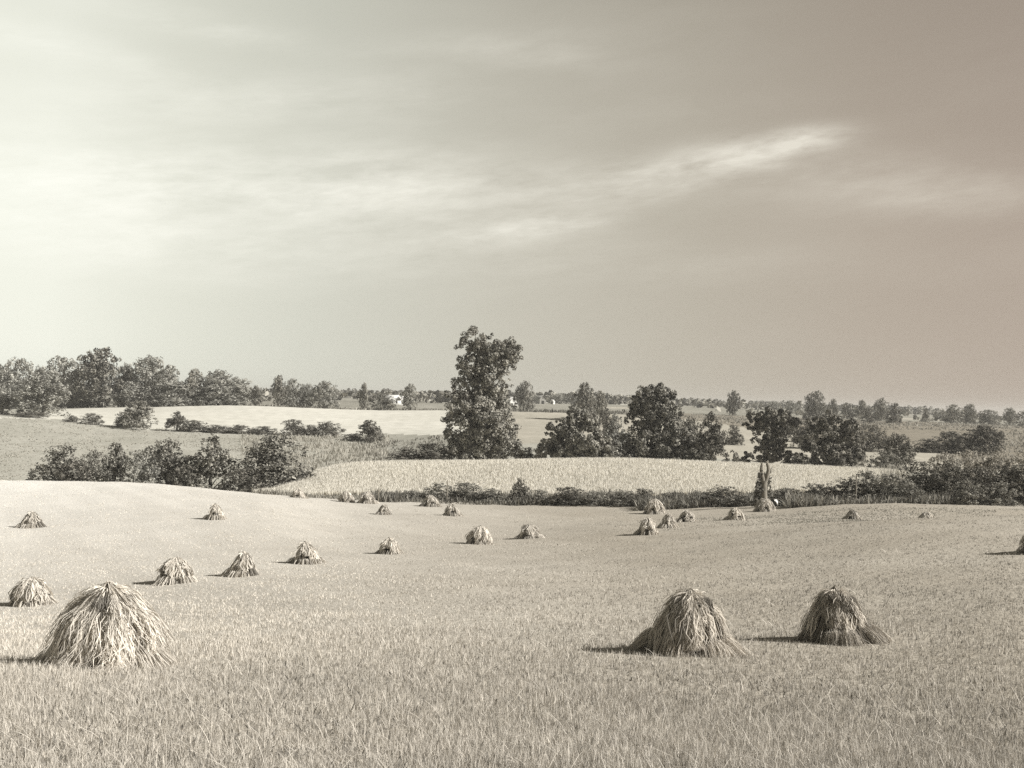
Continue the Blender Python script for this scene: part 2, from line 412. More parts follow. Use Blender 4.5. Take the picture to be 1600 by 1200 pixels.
kp = rng.uniform(0, 1, len(X)) < .72 + .3 * fine + .2 * patch; X, Y, patch, fine = X[kp], Y[kp], patch[kp], fine[kp]
N = len(X); far = np.clip(Y / 60, 0, 1)
hg = rng.uniform(.05, .15, N) * (1 + .35 * patch) * (1 - .25 * far); wd = np.maximum(.006, Y * .00046) * rng.uniform(.7, 1.3, N)
tone = rng.normal(.50, .22, N) + .12 * vnoise(X * .12, Y, 12, .35) + .12 * patch + .12 * fine
pxs = 800 + F * X / Y
glare_tone = np.interp(pxs, [-100, 350, 800, 1250, 1700], [.62, .55, .10, -.16, -.22]) * np.clip((Y - 8) / 30, .25, 1)   # glare painted as paler straw to the left, darker to the right
hollow_tone = -.42 * np.clip(1 - np.abs(Y - 104) / 16, 0, 1) * np.clip((pxs - 900) / 250, 0, 1)     # darker blades in the hollow at right
tone = tone + glare_tone + hollow_tone
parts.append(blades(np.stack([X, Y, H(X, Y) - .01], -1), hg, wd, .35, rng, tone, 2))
X, Y = sample_px(12000, 6.5, 60, pw=1.0); N = len(X)                      # longer bent stalks and loose straw
parts.append(blades(np.stack([X, Y, H(X, Y)], -1), rng.uniform(.10, .26, N), np.maximum(.006, Y * .0005), .9, rng, rng.normal(.78, .15, N), 3, 0, .6))
X, Y = sample_px(9000, 6.5, 26, pw=1.0); N = len(X)                      # low dark clover and weeds among the stubble
parts.append(blades(np.stack([X, Y, H(X, Y)], -1), rng.uniform(.04, .10, N), rng.uniform(.012, .03, N), .8, rng, rng.uniform(-.1, .15, N), 2))
c_, f_, t_ = join(parts)
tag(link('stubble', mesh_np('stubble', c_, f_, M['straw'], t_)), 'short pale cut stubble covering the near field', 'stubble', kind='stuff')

# uncut grain on the low rise behind the hedge
X, Y = [], []
N = 260000; Yw = rng.uniform(160, 211, N); pxw = rng.uniform(400, 1420, N)
w0 = interp(pxw, [(400, 163), (560, 164), (800, 161), (1200, 151), (1420, 148)])
kp = Yw > w0; Yw, pxw = Yw[kp], pxw[kp]; Xw = (pxw - 800) / F * Yw
tone = rng.normal(.64, .09, len(Xw)) + .12 * vnoise(Xw, Yw, 9, .12)
c_, f_, t_ = blades(np.stack([Xw, Yw, H(Xw, Yw)], -1), rng.uniform(.6, 1.05, len(Xw)), rng.uniform(.05, .09, len(Xw)), .14, rng, tone, 2, .5)
tag(link('standing_grain', mesh_np('standing_grain', c_, f_, M['stalk'], t_)), 'uncut pale grain standing on the low rise behind the hedge', 'grain', kind='stuff')

# rough grass and weeds of the valley side
def scatter(nm, label, cat, boxes, mat, seg=2):
    parts = []
    for (N, p0, p1, y0, y1, h0, h1, ww, tn, ln) in boxes:
        Yv = rng.uniform(y0, y1, N); pv = rng.uniform(p0, p1, N); Xv = (pv - 800) / F * Yv
        cl = vnoise(Xv, Yv, int(p0) + 1000, .35)
        kp = rng.uniform(-.7, .7, N) < cl * 1.4 + .1; Xv, Yv, cl = Xv[kp], Yv[kp], cl[kp]; n_ = len(Xv)
        parts.append(blades(np.stack([Xv, Yv, H(Xv, Yv)], -1), (h0 + (h1 - h0) * rng.uniform(0, 1, n_) ** 1.6) * np.clip(1 + 1.1 * cl, .25, 2), rng.uniform(.6, 1.4, n_) * ww, ln, rng, rng.normal(tn, .2, n_) + .15 * cl, seg))
    c_, f_, t_ = join(parts)
    return tag(link(nm, mesh_np(nm, c_, f_, M[mat], t_)), label, cat, kind='stuff')
scatter('pasture_grass', 'tufted grey grass and weeds on the slope across the valley', 'grass',
        [(26000, -60, 620, 200, 360, .1, .3, .3, .80, .5), (12000, 380, 610, 230, 345, .4, 1.3, .25, .95, .4),
         (5000, 560, 740, 215, 330, .3, .8, .3, .45, .3)], 'weed')
scatter('hollow_blades', 'low darker blades scattered in the hollow at the right of the cut field', 'weeds',
        [(7000, 1250, 1690, 92, 122, .04, .11, .09, .62, .7), (7000, 1140, 1560, 90, 118, .04, .11, .09, .62, .7), (3500, 1040, 1400, 90, 112, .04, .10, .09, .66, .7)], 'weed')
scatter('hedge_weeds', 'tangle of tall weeds along the edge between the cut field and the standing grain', 'weeds',
        [(12000, 585, 1010, 150, 161, .3, 1.3, .17, .36, .55), (10000, 1000, 1230, 138, 152, .3, 1.4, .17, .32, .55),
         (11000, 1230, 1680, 129, 138, .3, 1.3, .16, .42, .55), (2500, 400, 590, 152, 161, .3, .8, .13, .5, .3),
         (14000, 1380, 1690, 140, 168, 1.4, 3.6, .14, .95, .35)], 'weed', 3)
scatter('dull_field_weeds', 'dull weedy growth on the broad field at the right', 'weeds',
        [(6000, 1480, 1690, 275, 420, .3, .9, .4, .5, .4), (12000, 1000, 1690, 430, 640, .3, .8, .5, .5, .4), (9000, 780, 1000, 480, 620, .5, 1.4, .6, .3, .3),
         (7000, 380, 780, 482, 620, .4, 1.2, .6, .55, .3)], 'weed')

# ------------------------------------------------------------------ trees and bushes
def tubes(paths, sides=7):
    """paths: list of lists (x,y,z,r) -> one mesh"""
    V, Fc, o = [], [], 0
    for p in paths:
        p = np.array(p, float); n_ = len(p)
        for i in range(n_):
            d = p[min(i+1, n_-1), :3] - p[max(i-1, 0), :3]; d /= np.linalg.norm(d) + 1e-9
            a_ = np.cross(d, [0.3, 1, .1]); a_ /= np.linalg.norm(a_); b_ = np.cross(d, a_)
            th = np.linspace(0, 2 * np.pi, sides, endpoint=False)
            V.append(p[i, :3] + p[i, 3] * (np.cos(th)[:, None] * a_ + np.sin(th)[:, None] * b_))
        for i in range(n_ - 1):
            for j in range(sides):
                Fc.append([o + i*sides + j, o + i*sides + (j+1) % sides, o + (i+1)*sides + (j+1) % sides, o + (i+1)*sides + j])
        o += n_ * sides
    return np.concatenate(V), np.array(Fc)

def foliage(lobes, N, leaf, rg, sub=14, floor=.02):
    """leaf quads gathered in small clumps spread over each lobe"""
    L = np.array(lobes, float); area = (L[:, 3] * L[:, 5]) ; area = area / area.sum()
    SCc, SR, SN = [], [], []
    for c, pr in zip(L, area):
        kk = max(6, int(sub * len(L) * pr) + 4)
        d = rg.normal(size=(kk, 3)); d[:, 2] = d[:, 2] * .9 + .15; d /= np.linalg.norm(d, axis=1)[:, None]
        rr = rg.uniform(.55, 1.02, kk)
        SCc.append(c[:3] + d * c[3:6] * rr[:, None]); SR.append(np.full(kk, (c[3] * c[4] * c[5]) ** (1/3) * 1.0) * rg.uniform(.18, .38, kk)); SN.append(d)
    SCc, SR, SN = np.concatenate(SCc), np.concatenate(SR), np.concatenate(SN)
    pr = SR ** 2; pr /= pr.sum(); ci = rg.choice(len(SR), N, p=pr)
    d = rg.normal(size=(N, 3)); d[:, 2] += .25; d /= np.linalg.norm(d, axis=1)[:, None]
    pos = SCc[ci] + d * SR[ci][:, None] * (rg.uniform(.35, 1.0, N) ** .6)[:, None]
    nrm = d * 1.0 + SN[ci] * .6 + rg.normal(size=(N, 3)) * .5; nrm /= np.linalg.norm(nrm, axis=1)[:, None]
    a_ = np.cross(nrm, rg.normal(size=(N, 3))); a_ /= np.linalg.norm(a_, axis=1)[:, None]; b_ = np.cross(nrm, a_)
    sz = leaf * rg.uniform(.6, 1.35, N)[:, None] / 2
    V = np.stack([pos - a_ * sz, pos - b_ * sz * .62 + a_ * sz * .1, pos + a_ * sz, pos + b_ * sz * .62 + a_ * sz * .1], 1).reshape(-1, 3)
    fc = np.arange(N * 4).reshape(-1, 4)
    clt = rg.normal(0, .15, len(SR))[ci]
    tn = np.repeat(np.clip(rg.normal(.45, .26, N) + clt, 0, 1), 4)
    V[:, 2] = np.maximum(V[:, 2], floor)
    return V, fc, tn

def envelope(kind, t):
    if kind == 'round':  return math.sin(math.pi * min(1, .27 + .70 * t)) ** .6
    if kind == 'tall':   return (.55 + .45 * math.sin(math.pi * (t * 1.1))) * (1 - t ** 5 * .7)
    if kind == 'cone':   return .15 + .95 * (1 - t) ** .75
    if kind == 'bush':   return math.sqrt(max(.05, 1 - (t * .93) ** 2))
    return 1
def make_variant(kind, seed, N, leaf, mat):
    """unit plant: height 1, width 1 (scaled when placed); built at 10 m size"""
    rg = np.random.default_rng(seed); S = 10.0; lobes = []
    nl = {'round': 20, 'tall': 20, 'cone': 20, 'bush': 18}[kind]
    z0 = {'round': .06, 'tall': .05, 'cone': .03, 'bush': .02}[kind]
    for i in range(nl):
        t = (i + .5) / nl
        if kind in ('bush', 'round'): t = t ** (1.35 if kind == 'bush' else 1.1)
        zc = z0 + (1 - z0) * t
        e = envelope(kind, t); r = (.14 + .10 * rg.uniform()) * (1.1 if kind in ('bush', 'round') else .95) * (.55 + .5 * e)
        a_ = i * 2.4 + rg.uniform(-.6, .6); rad = max(0, e * .5 - r * .8) * rg.uniform(.75, 1.2)
        lobes.append([math.cos(a_) * rad * S, math.sin(a_) * rad * S, min(zc, 1 - r * .75) * S, r * S, r * S, r * S * rg.uniform(.7, .95)])
    for i in range(3): lobes.append([rg.normal(0, .05) * S, rg.normal(0, .05) * S, rg.uniform(.35, .7) * S, .2 * S, .2 * S, .2 * S])
    V, fc, tn = foliage(lobes, N, leaf, rg)
    V[:, 2] /= 1.0
    crown = mesh_np(kind + '_crown', V, fc, M[mat], tn)
    paths = []
    h_ = S * (.75 if kind != 'bush' else .5); r0 = .026 * S if kind != 'bush' else .012 * S
    tr = [(0, 0, -.3, r0 * 1.3), (.02 * S, 0, h_ * .3, r0), (-.01 * S, .02 * S, h_ * .65, r0 * .65), (0, 0, h_, r0 * .25)]
    paths.append(tr)
    for lb in lobes[::2]:
        zs = max(.05 * S, lb[2] - .22 * S); paths.append([(0, 0, zs, r0 * .4), (lb[0] * .5, lb[1] * .5, (zs + lb[2]) / 2 + .02 * S, r0 * .28), (lb[0], lb[1], lb[2], r0 * .1)])
    tv, tf = tubes(paths, 6)
    return crown, mesh_np(kind + '_trunk', tv, tf, M['bark'], smooth=True)

VAR = {}
for kind, seeds, N, leaf, mat in [('round', (1, 2, 3, 4), 8500, .40, 'leaf'), ('tall', (5, 6, 7), 8500, .40, 'leaf'), ('cone', (8, 9, 10), 8500, .40, 'leaf'),
                                  ('bush', (11, 12, 13, 14), 7500, .40, 'leaf')]:
    VAR[kind] = [make_variant(kind, s_, N, leaf, mat) for s_ in seeds]
VARD = {kd: [] for kd in VAR}; VARP = {kd: [] for kd in VAR}; VARF = {kd: [] for kd in VAR}
for kd, L in VAR.items():
    for cr, trk in L:
        d_ = cr.copy(); d_.materials[0] = M['leafdark']; VARD[kd].append((d_, trk))
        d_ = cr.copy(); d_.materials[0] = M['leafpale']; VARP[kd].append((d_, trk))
        d_ = cr.copy(); d_.materials[0] = M['feather']; VARF[kd].append((d_, trk))

cnt = [0]
def plant(kind, shade, px, top, wpx, Yd, label, cat=None, group=None, name=None):
    wf = 1.34 if Yd < 420 else (1.2 if px < 420 else 1.02)
    p = at(px, Yd, 660); ztop = ray(px, top).z * Yd
    h_ = max(1.0, ztop - p.z); w_ = wpx * Yd / F
    V = {'n': VAR, 'd': VARD, 'p': VARP, 'f': VARF}[shade][kind]; cr, trk = V[cnt[0] % len(V)]; cnt[0] += 1
    nm = name or ('bush' if kind == 'bush' else {'cone': 'bushy_tree'}.get(kind, 'broadleaf_tree'))
    root = empty(nm, p, (cnt[0] * 1.7) % 6.28)
    tag(root, label, cat or ('bush' if kind == 'bush' else 'tree'), group)
    for part, me in ((('foliage' if kind == 'bush' else 'crown'), cr), (('stem' if kind == 'bush' else 'trunk'), trk)):
        o = link(part, me, root); o.scale = (w_ / 10 * wf, w_ / 10 * wf, h_ / 10 * 1.03)
    return root

# --- the tall tree in the middle, modelled on its own
def custom_tree(nm, label, px, Yd, blobs, N, leaf, mat, seed, trunk, depth=.85, grow=1.22):
    rg = np.random.default_rng(seed); p = at(px, Yd, 700); u_ = Yd / F
    root = empty(nm, p); tag(root, label, 'tree'); lobes = []
    for (bx, by, br) in blobs:
        d = ray(bx, by); r_ = br * u_ * grow
        lobes.append([d.x * Yd - p.x, rg.uniform(-.6, .6) * r_, d.z * Yd - p.z, r_, r_ * depth, r_ * .92])
    V, fc, tn = foliage(lobes, N, leaf, rg, 16)
    link('crown', mesh_np('crown', V, fc, M[mat], tn), root)
    paths = []
    hh = max(l_[2] for l_ in lobes); r0 = trunk
    ctr = [(0, 0, -.4, r0 * 1.4)]
    for t in (.15, .35, .55, .75, .93):
        zz = hh * t; near = min(lobes, key=lambda l_: abs(l_[2] - zz) + .35 * abs(l_[0])); ctr.append((near[0] * .4, near[1] * .4, zz, r0 * (1.05 - t)))
    paths.append(ctr)
    for lb in lobes:
        zs = max(.4, lb[2] - lb[3] * 1.3); i = min(range(len(ctr)), key=lambda q_: abs(ctr[q_][2] - zs))
        paths.append([(ctr[i][0], ctr[i][1], ctr[i][2], r0 * .4), ((lb[0] + ctr[i][0]) / 2, lb[1] * .5, (ctr[i][2] + lb[2]) / 2, r0 * .28), (lb[0], lb[1], lb[2] + lb[3] * .4, r0 * .1)])
    tv, tf = tubes(paths, 8); link('trunk', mesh_np('trunk', tv, tf, M['bark'], smooth=True), root)
    return root
custom_tree('tall_tree', 'tallest tree in the picture, standing alone against the sky with ragged double top', 757, 222,
            [(742, 534, 20), (776, 560, 18), (790, 562, 18), (800, 548, 15), (762, 562, 18), (752, 550, 18), (770, 578, 18), (745, 590, 20), (790, 574, 12), (727, 548, 14), (758, 535, 15), (792, 547, 18), (806, 556, 11), (778, 562, 17), (738, 566, 20), (722, 578, 12), (762, 586, 20), (786, 588, 12), (728, 598, 20),
             (712, 612, 13), (748, 612, 22), (772, 616, 20), (790, 604, 9), (716, 632, 20), (745, 640, 24), (778, 642, 22), (797, 630, 9), (708, 655, 14), (735, 664, 26), (768, 668, 26), (796, 664, 14),
             (706, 680, 15), (722, 694, 22), (752, 698, 26), (786, 694, 24), (804, 684, 11), (712, 712, 18), (740, 718, 20), (775, 718, 20), (803, 712, 14)],
            58000, .46, 'leaf', 21, .55)
custom_tree('broadleaf_tree', 'large spreading dark tree with round domed crown, right of centre in the tree clump', 1020, 228,
            [(1022, 617, 16), (1000, 638, 15), (1022, 642, 20), (1042, 630, 16), (1050, 644, 14), (985, 650, 11), (1030, 610, 12), (1012, 613, 12), (1000, 625, 12), (1036, 655, 18), (1040, 618, 12), (1003, 622, 13), (1015, 634, 18), (992, 640, 10), (1045, 632, 9), (1002, 652, 14), (1030, 652, 20), (1000, 672, 16), (1040, 672, 24), (1062, 684, 16),
             (990, 690, 16), (1015, 694, 24), (1048, 698, 24), (1005, 714, 18), (1035, 718, 20), (1066, 712, 16), (985, 712, 12)], 42000, .46, 'leaf', 22, .45)
custom_tree('broadleaf_tree', 'broad bushy tree just right of the tallest tree, with drooping grey foliage', 898, 220,
            [(900, 655, 16), (880, 662, 12), (868, 674, 13), (918, 664, 14), (890, 680, 22), (862, 694, 16), (915, 690, 20), (938, 690, 14), (850, 708, 14), (880, 710, 20), (908, 716, 20), (935, 714, 18),
             (925, 655, 10), (948, 704, 13), (842, 718, 10)], 36000, .46, 'leaf', 23, .3)
custom_tree('broadleaf_tree', 'tree with long low branches reaching left above the right part of the grain', 1200, 226,
            [(1180, 652, 12), (1200, 655, 16), (1222, 654, 14), (1240, 660, 11), (1190, 672, 14), (1212, 672, 14), (1168, 664, 8), (1180, 690, 8), (1205, 690, 15), (1222, 694, 11), (1190, 706, 13), (1168, 716, 10),
             (1212, 712, 16), (1230, 716, 12), (1156, 718, 6), (1195, 720, 13)], 19000, .44, 'leafdark', 24, .3, .85, 1.08)
custom_tree('broadleaf_tree', 'wide dark tree of upright clumps, right of the open pale gap', 1302, 224,
            [(1270, 664, 13), (1288, 658, 15), (1306, 662, 14), (1326, 668, 14), (1262, 682, 12), (1284, 682, 18), (1308, 686, 18), (1332, 688, 14), (1268, 702, 14), (1292, 706, 18), (1320, 708, 18), (1343, 706, 11),
             (1255, 718, 11), (1280, 722, 14), (1305, 724, 16), (1335, 722, 14)], 24000, .44, 'leafdark', 25, .35, .85, 1.1)

G_VALLEY, G_WOOD, G_FAR, G_HEDGE = 'bushes in the valley behind the cut field', 'trees of the wood on the left skyline', 'small trees along the skyline', 'bushes in the hedge beside the standing grain'
TREES = [
 # wood on the left skyline
 ('round', 'p', -25, 565, 90, 505, 'hazy tree cut off by the left edge at the start of the wood', G_WOOD),
 ('round', 'p', 22, 562, 62, 500, 'second hazy tree in from the left end of the skyline wood', G_WOOD),
 ('tall', 'p', 60, 574, 48, 520, 'lower narrow tree in the dip near the left end of the wood', G_WOOD),
 ('round', 'p', 97, 558, 70, 505, 'broad grey tree left of the highest tree of the wood', G_WOOD),
 ('tall', 'n', 155, 547, 80, 492, 'highest tree of the left skyline wood with ragged top', G_WOOD),
 ('tall', 'p', 193, 570, 46, 510, 'slim tree right beside the highest tree of the wood', G_WOOD),
 ('round', 'p', 229, 559, 64, 505, 'rounded second peak of the left wood, above the small tree in the pale field edge', G_WOOD),
 ('tall', 'p', 262, 573, 48, 498, 'tree just right of the second peak of the wood', G_WOOD),
 ('tall', 'n', 302, 578, 40, 496, 'darker upright tree before the notch in the wood', G_WOOD),
 ('round', 'p', 340, 580, 62, 498, 'twin topped tree right of the notch in the wood', G_WOOD),
 ('round', 'p', 368, 592, 50, 500, 'low rounded tree sloping off at the right end of the wood', G_WOOD),
 ('tall', 'n', 399, 603, 22, 500, 'small upright tree standing last at the right end of the wood', G_WOOD),
 ('bush', 'p', 120, 595, 70, 494, 'hazy undergrowth bush under the tree left of the wood peak', G_WOOD),
 ('bush', 'p', 275, 598, 80, 492, 'hazy undergrowth bush along the front of the wood above the pale field', G_WOOD),
 ('bush', 'p', 205, 597, 60, 494, 'hazy bush at the foot of the wood between its two peaks', G_WOOD),
 ('bush', 'p', 30, 596, 84, 494, 'hazy undergrowth bush at the left end of the wood, behind the pale willow-like tree', G_WOOD),
 ('bush', 'p', 335, 604, 74, 492, 'hazy undergrowth bush under the twin topped tree of the wood', G_WOOD),
 # in front of the wood, left
 ('round', 'p', 2, 606, 46, 398, 'pale rounded tree at the left edge, standing in the pasture', None),
 ('round', 'p', 66, 586, 66, 392, 'wide pale willow-like tree in front of the wood at far left', None),
 ('bush', 'd', 48, 643, 40, 372, 'low dark bush at the foot of the pale willow-like tree', None),
 ('bush', 'd', 112, 649, 20, 366, 'tiny bush, first in the hedge row along the pale field', None),
 ('bush', 'd', 144, 646, 28, 362, 'small bush, second in the hedge row along the pale field', None),
 ('bush', 'd', 193, 644, 26, 360, 'dark bush touching the left side of the small pointed tree at the pale field edge', None),
 ('cone', 'n', 219, 627, 52, 356, 'small pointed tree at the edge of the pale field below the wood', None),
 ('cone', 'd', 277, 644, 34, 352, 'small peaked bush leading the dark hedge row', None),
 ('bush', 'd', 303, 657, 36, 352, 'rounded hedge bush beside the peaked one', None),
 ('bush', 'd', 338, 664, 40, 352, 'low hedge bush in the middle of the row across the left slope', None),
 ('bush', 'd', 374, 664, 38, 352, 'low hedge bush right of the middle of the left row', None),
 ('bush', 'd', 410, 666, 40, 352, 'flat hedge bush before the taller one on the left slope', None),
 ('bush', 'd', 459, 656, 32, 350, 'taller hedge bush above the two big valley bushes', None),
 ('bush', 'd', 485, 664, 30, 352, 'low hedge bush between two taller ones near the bank end', None),
 ('bush', 'd', 512, 659, 40, 350, 'dome shaped bush at the right end of the hedge row on the bank', None),
 ('cone', 'd', 576, 657, 42, 335, 'lone dark cone shaped tree on the grassy bank left of the tallest tree', None),
 ('bush', 'n', 553, 678, 26, 338, 'small bush leaning against the lone cone shaped tree', None),
 # trees behind the pale field, centre left
 ('tall', 'n', 434, 588, 30, 485, 'dark slim tree just behind the crest of the pale field', G_FAR),
 ('round', 'p', 456, 592, 34, 520, 'pale tree right behind the dark slim one on the crest', G_FAR),
 ('round', 'p', 478, 601, 30, 520, 'small hazy tree between the pale tree and the wide grey one', G_FAR),
 ('round', 'p', 505, 597, 52, 486, 'wide grey rounded tree on the crest left of the white shed', G_FAR),
 ('tall', 'n', 567, 599, 20, 520, 'single dark pear shaped tree left of the white shed', G_FAR),
 ('bush', 'n', 597, 614, 42, 484, 'leafy bush in front of the white shed, hiding its left part', G_FAR),
 ('tall', 'p', 640, 601, 34, 486, 'thin open tree standing right beside the white shed', G_FAR),
 ('round', 'n', 818, 597, 34, 560, 'rounded tree seen behind the right side of the tallest tree', G_FAR),
 ('tall', 'n', 911, 599, 42, 420, 'upright tree rising behind the broad bushy tree', G_FAR),
 ('tall', 'n', 937, 612, 26, 430, 'smaller dark tree beside the upright one on the skyline', G_FAR),
 ('round', 'p', 872, 615, 30, 900, 'hazy distant tree right of the grey gabled barn', G_FAR),
 ('round', 'p', 893, 618, 26, 900, 'low hazy distant tree near the grey gabled barn', G_FAR),
 ('round', 'p', 838, 618, 22, 920, 'hazy tree just left of the grey gabled barn', G_FAR),
 ('bush', 'd', 945, 637, 26, 300, 'small black bush on the pale gap behind the clump', None),
 # clump beside the tall tree
 ('bush', 'd', 640, 702, 60, 218, 'dark low bush at the left foot of the tallest tree', None),
 ('bush', 'd', 675, 694, 62, 220, 'larger dark mound between the low bush and the tallest tree', None),
 ('bush', 'n', 826, 700, 40, 222, 'bush filling the gap right of the tallest tree base', None),
 ('cone', 'p', 962, 650, 46, 238, 'pale feathery tree between the bushy tree and the domed tree', None),
 ('bush', 'n', 960, 690, 50, 226, 'dense bush under the pale feathery tree', None),
 ('round', 'n', 1078, 655, 44, 240, 'tree half hidden at the right shoulder of the domed tree', None),
 ('cone', 'd', 1112, 648, 58, 224, 'dark egg shaped tree closing the right end of the middle clump', None),
 ('bush', 'n', 1085, 700, 50, 222, 'bush between the domed tree and the dark egg shaped tree', None),
 ('bush', 'd', 1148, 664, 24, 300, 'little dark bush behind the gap right of the middle clump', None),
 ('bush', 'n', 1246, 708, 36, 224, 'low bush in front of the pale gap at right', None),
 # right side
 ('bush', 'd', 1240, 654, 44, 330, 'far bush behind the tree with long low branches', None),
 ('bush', 'd', 1268, 658, 44, 300, 'far bush behind the left half of the wide dark tree', None),
 ('bush', 'd', 1362, 664, 58, 300, 'dark flat topped bush on the slope right of the wide dark tree', None),
 ('bush', 'd', 1335, 662, 34, 260, 'dark bush touching the right of the wide dark tree', None),
 ('round', 'd', 1403, 680, 44, 232, 'small round tree standing alone on the pale patch at right', None),
 ('bush', 'n', 1385, 706, 44, 218, 'bush at the left foot of the small round tree on the pale patch', None),
 ('bush', 'd', 1452, 686, 44, 305, 'first dark bush of the row at the edge of the dull field', None),
 ('bush', 'd', 1487, 675, 46, 305, 'second dark bush of the row at the edge of the dull field', None),
 ('round', 'd', 1539, 666, 50, 305, 'tallest rounded tree at the edge of the dull field near the right margin', None),
 ('bush', 'n', 1512, 690, 34, 305, 'small bush between two dark ones by the dull field', None),
 # skyline right
 ('tall', 'n', 1145, 611, 26, 640, 'single oval tree on the skyline right of the middle clump', G_FAR),
 ('bush', 'p', 1208, 627, 26, 760, 'faint low tree on the skyline left of the dark rounded one', G_FAR),
 ('bush', 'p', 1236, 626, 24, 740, 'faint small tree just left of the dark rounded skyline tree', G_FAR),
 ('round', 'n', 1274, 611, 36, 600, 'dark rounded tree, biggest on the right skyline', G_FAR),
 ('round', 'n', 1301, 624, 17, 610, 'small tree close to the right of the big skyline tree', G_FAR),
 ('bush', 'n', 1323, 630, 26, 640, 'low bush on the skyline after the small tree', G_FAR),
 ('round', 'n', 1347, 626, 19, 640, 'little pointed tree in the middle of the right skyline', G_FAR),
 ('round', 'n', 1377, 622, 25, 620, 'round topped tree, second tallest on the right skyline', G_FAR),
 ('bush', 'd', 1396, 630, 26, 560, 'dark bush right below the round topped skyline tree', G_FAR),
 ('bush', 'd', 1356, 638, 22, 560, 'dark low bush in front of the little pointed skyline tree', G_FAR),
 ('bush', 'n', 1446, 638, 14, 640, 'tiny tree alone past the pale strip on the right skyline', G_FAR),
 ('round', 'n', 1490, 632, 30, 640, 'left one of a pair of rounded trees far right on the skyline', G_FAR),
 ('round', 'n', 1515, 632, 24, 640, 'right one of a pair of rounded trees far right on the skyline', G_FAR),
 ('bush', 'n', 1544, 641, 40, 640, 'long low bush right of the pair of rounded skyline trees', G_FAR),
 ('round', 'n', 1578, 638, 22, 620, 'small tree near the right edge of the skyline', G_FAR),
 ('bush', 'n', 1602, 642, 34, 600, 'bush cut off by the right edge of the skyline', G_FAR),
 # valley bushes, left
 ('bush', 'n', 95, 697, 72, 196, 'leftmost big round bush in the valley below the cut crest', G_VALLEY),
 ('bush', 'n', 150, 706, 42, 194, 'second valley bush, low and pale, from the left', G_VALLEY),
 ('cone', 'n', 183, 694, 46, 198, 'peaked valley bush, third from the left', G_VALLEY),
 ('bush', 'p', 222, 704, 48, 192, 'pale rounded valley bush, fourth from the left', G_VALLEY),
 ('round', 'n', 262, 690, 60, 196, 'fifth valley bush from the left, tall with a dark left side', G_VALLEY),
 ('bush', 'd', 292, 728, 44, 190, 'low dark bush filling the gap before the conical valley tree', G_VALLEY),
 ('cone', 'n', 333, 684, 78, 194, 'broad conical tree in the valley behind the far straw shock', G_VALLEY),
 ('bush', 'd', 380, 732, 46, 190, 'low dark bush between the conical tree and the widest valley bush', G_VALLEY),
 ('bush', 'n', 428, 681, 92, 196, 'widest and rightmost bush in the valley on the left', G_VALLEY),
 ('bush', 'd', 118, 722, 50, 190, 'low bush in front of the leftmost valley bush', G_VALLEY),
 # hedge between the fields
 ('bush', 'n', 610, 769, 34, 154, 'small hedge bush at the left start of the hedge beside the grain', G_HEDGE),
 ('bush', 'n', 645, 766, 40, 155, 'hedge bush left of the shock that touches the hedge', G_HEDGE),
 ('bush', 'n', 690, 756, 46, 156, 'taller hedge bush behind the shock that touches the hedge', G_HEDGE),
 ('bush', 'n', 730, 755, 46, 156, 'hedge bush below the tallest tree on its left side', G_HEDGE),
 ('bush', 'n', 770, 764, 40, 154, 'flat hedge bush below the tallest tree on its right side', G_HEDGE),
 ('cone', 'd', 815, 749, 32, 154, 'peaked hedge bush standing above its neighbours below the gap by the tallest tree', G_HEDGE),
 ('bush', 'n', 850, 766, 38, 152, 'hedge bush right of the peaked one', G_HEDGE),
 ('bush', 'd', 890, 762, 48, 151, 'dark hedge bush below the broad bushy tree', G_HEDGE),
 ('bush', 'n', 932, 768, 42, 149, 'hedge bush under the right end of the broad bushy tree', G_HEDGE),
 ('bush', 'n', 975, 766, 40, 147, 'hedge bush before the cluster of shocks', G_HEDGE),
 ('bush', 'd', 1012, 764, 44, 146, 'dark hedge bush directly behind the cluster of shocks', G_HEDGE),
 ('bush', 'd', 1056, 770, 50, 143, 'low dark hedge bush right behind the cluster of shocks', G_HEDGE),
 ('bush', 'n', 1096, 768, 40, 141, 'hedge bush between the shock cluster and the dead tree', G_HEDGE),
 ('bush', 'd', 1132, 760, 50, 140, 'tall hedge bush left of the dead forked tree', G_HEDGE),
 ('bush', 'd', 1163, 774, 30, 138, 'small bush at the left foot of the dead forked tree', G_HEDGE),
 ('bush', 'd', 1236, 764, 50, 137, 'dark bush right of the dead forked tree', G_HEDGE),
 ('bush', 'd', 1280, 757, 56, 136, 'second dark bush right of the dead forked tree', G_HEDGE),
 ('bush', 'd', 1325, 749, 56, 135, 'dark bush beside the post at the right end of the grain', G_HEDGE),
 ('bush', 'n', 1358, 736, 50, 135, 'grey leafy bush just right of the hedge post', G_HEDGE),
 ('bush', 'n', 1398, 742, 52, 134, 'bush with pale leaves left of the tall thicket bush', G_HEDGE),
 ('bush', 'd', 1440, 722, 62, 137, 'tall dark bush in the middle of the right thicket', G_HEDGE),
 ('bush', 'd', 1486, 724, 66, 136, 'darkest and biggest bush of the right thicket', G_HEDGE),
 ('bush', 'n', 1420, 756, 44, 131, 'low front bush under the tall thicket bushes', G_HEDGE),
 ('bush', 'd', 1532, 732, 60, 135, 'brushy bush right of the darkest thicket bush', G_HEDGE),
 ('bush', 'n', 1515, 752, 46, 130, 'low front bush in the thicket near the right margin', G_HEDGE),
 ('bush', 'd', 1578, 727, 60, 136, 'dark thicket bush close to the right edge', G_HEDGE),
 ('bush', 'n', 1560, 754, 50, 130, 'leafy low bush in front at the right end of the thicket', G_HEDGE),
 ('bush', 'f', 1478, 710, 46, 146, 'pale feathery bush rising behind the darkest thicket bush', G_HEDGE),
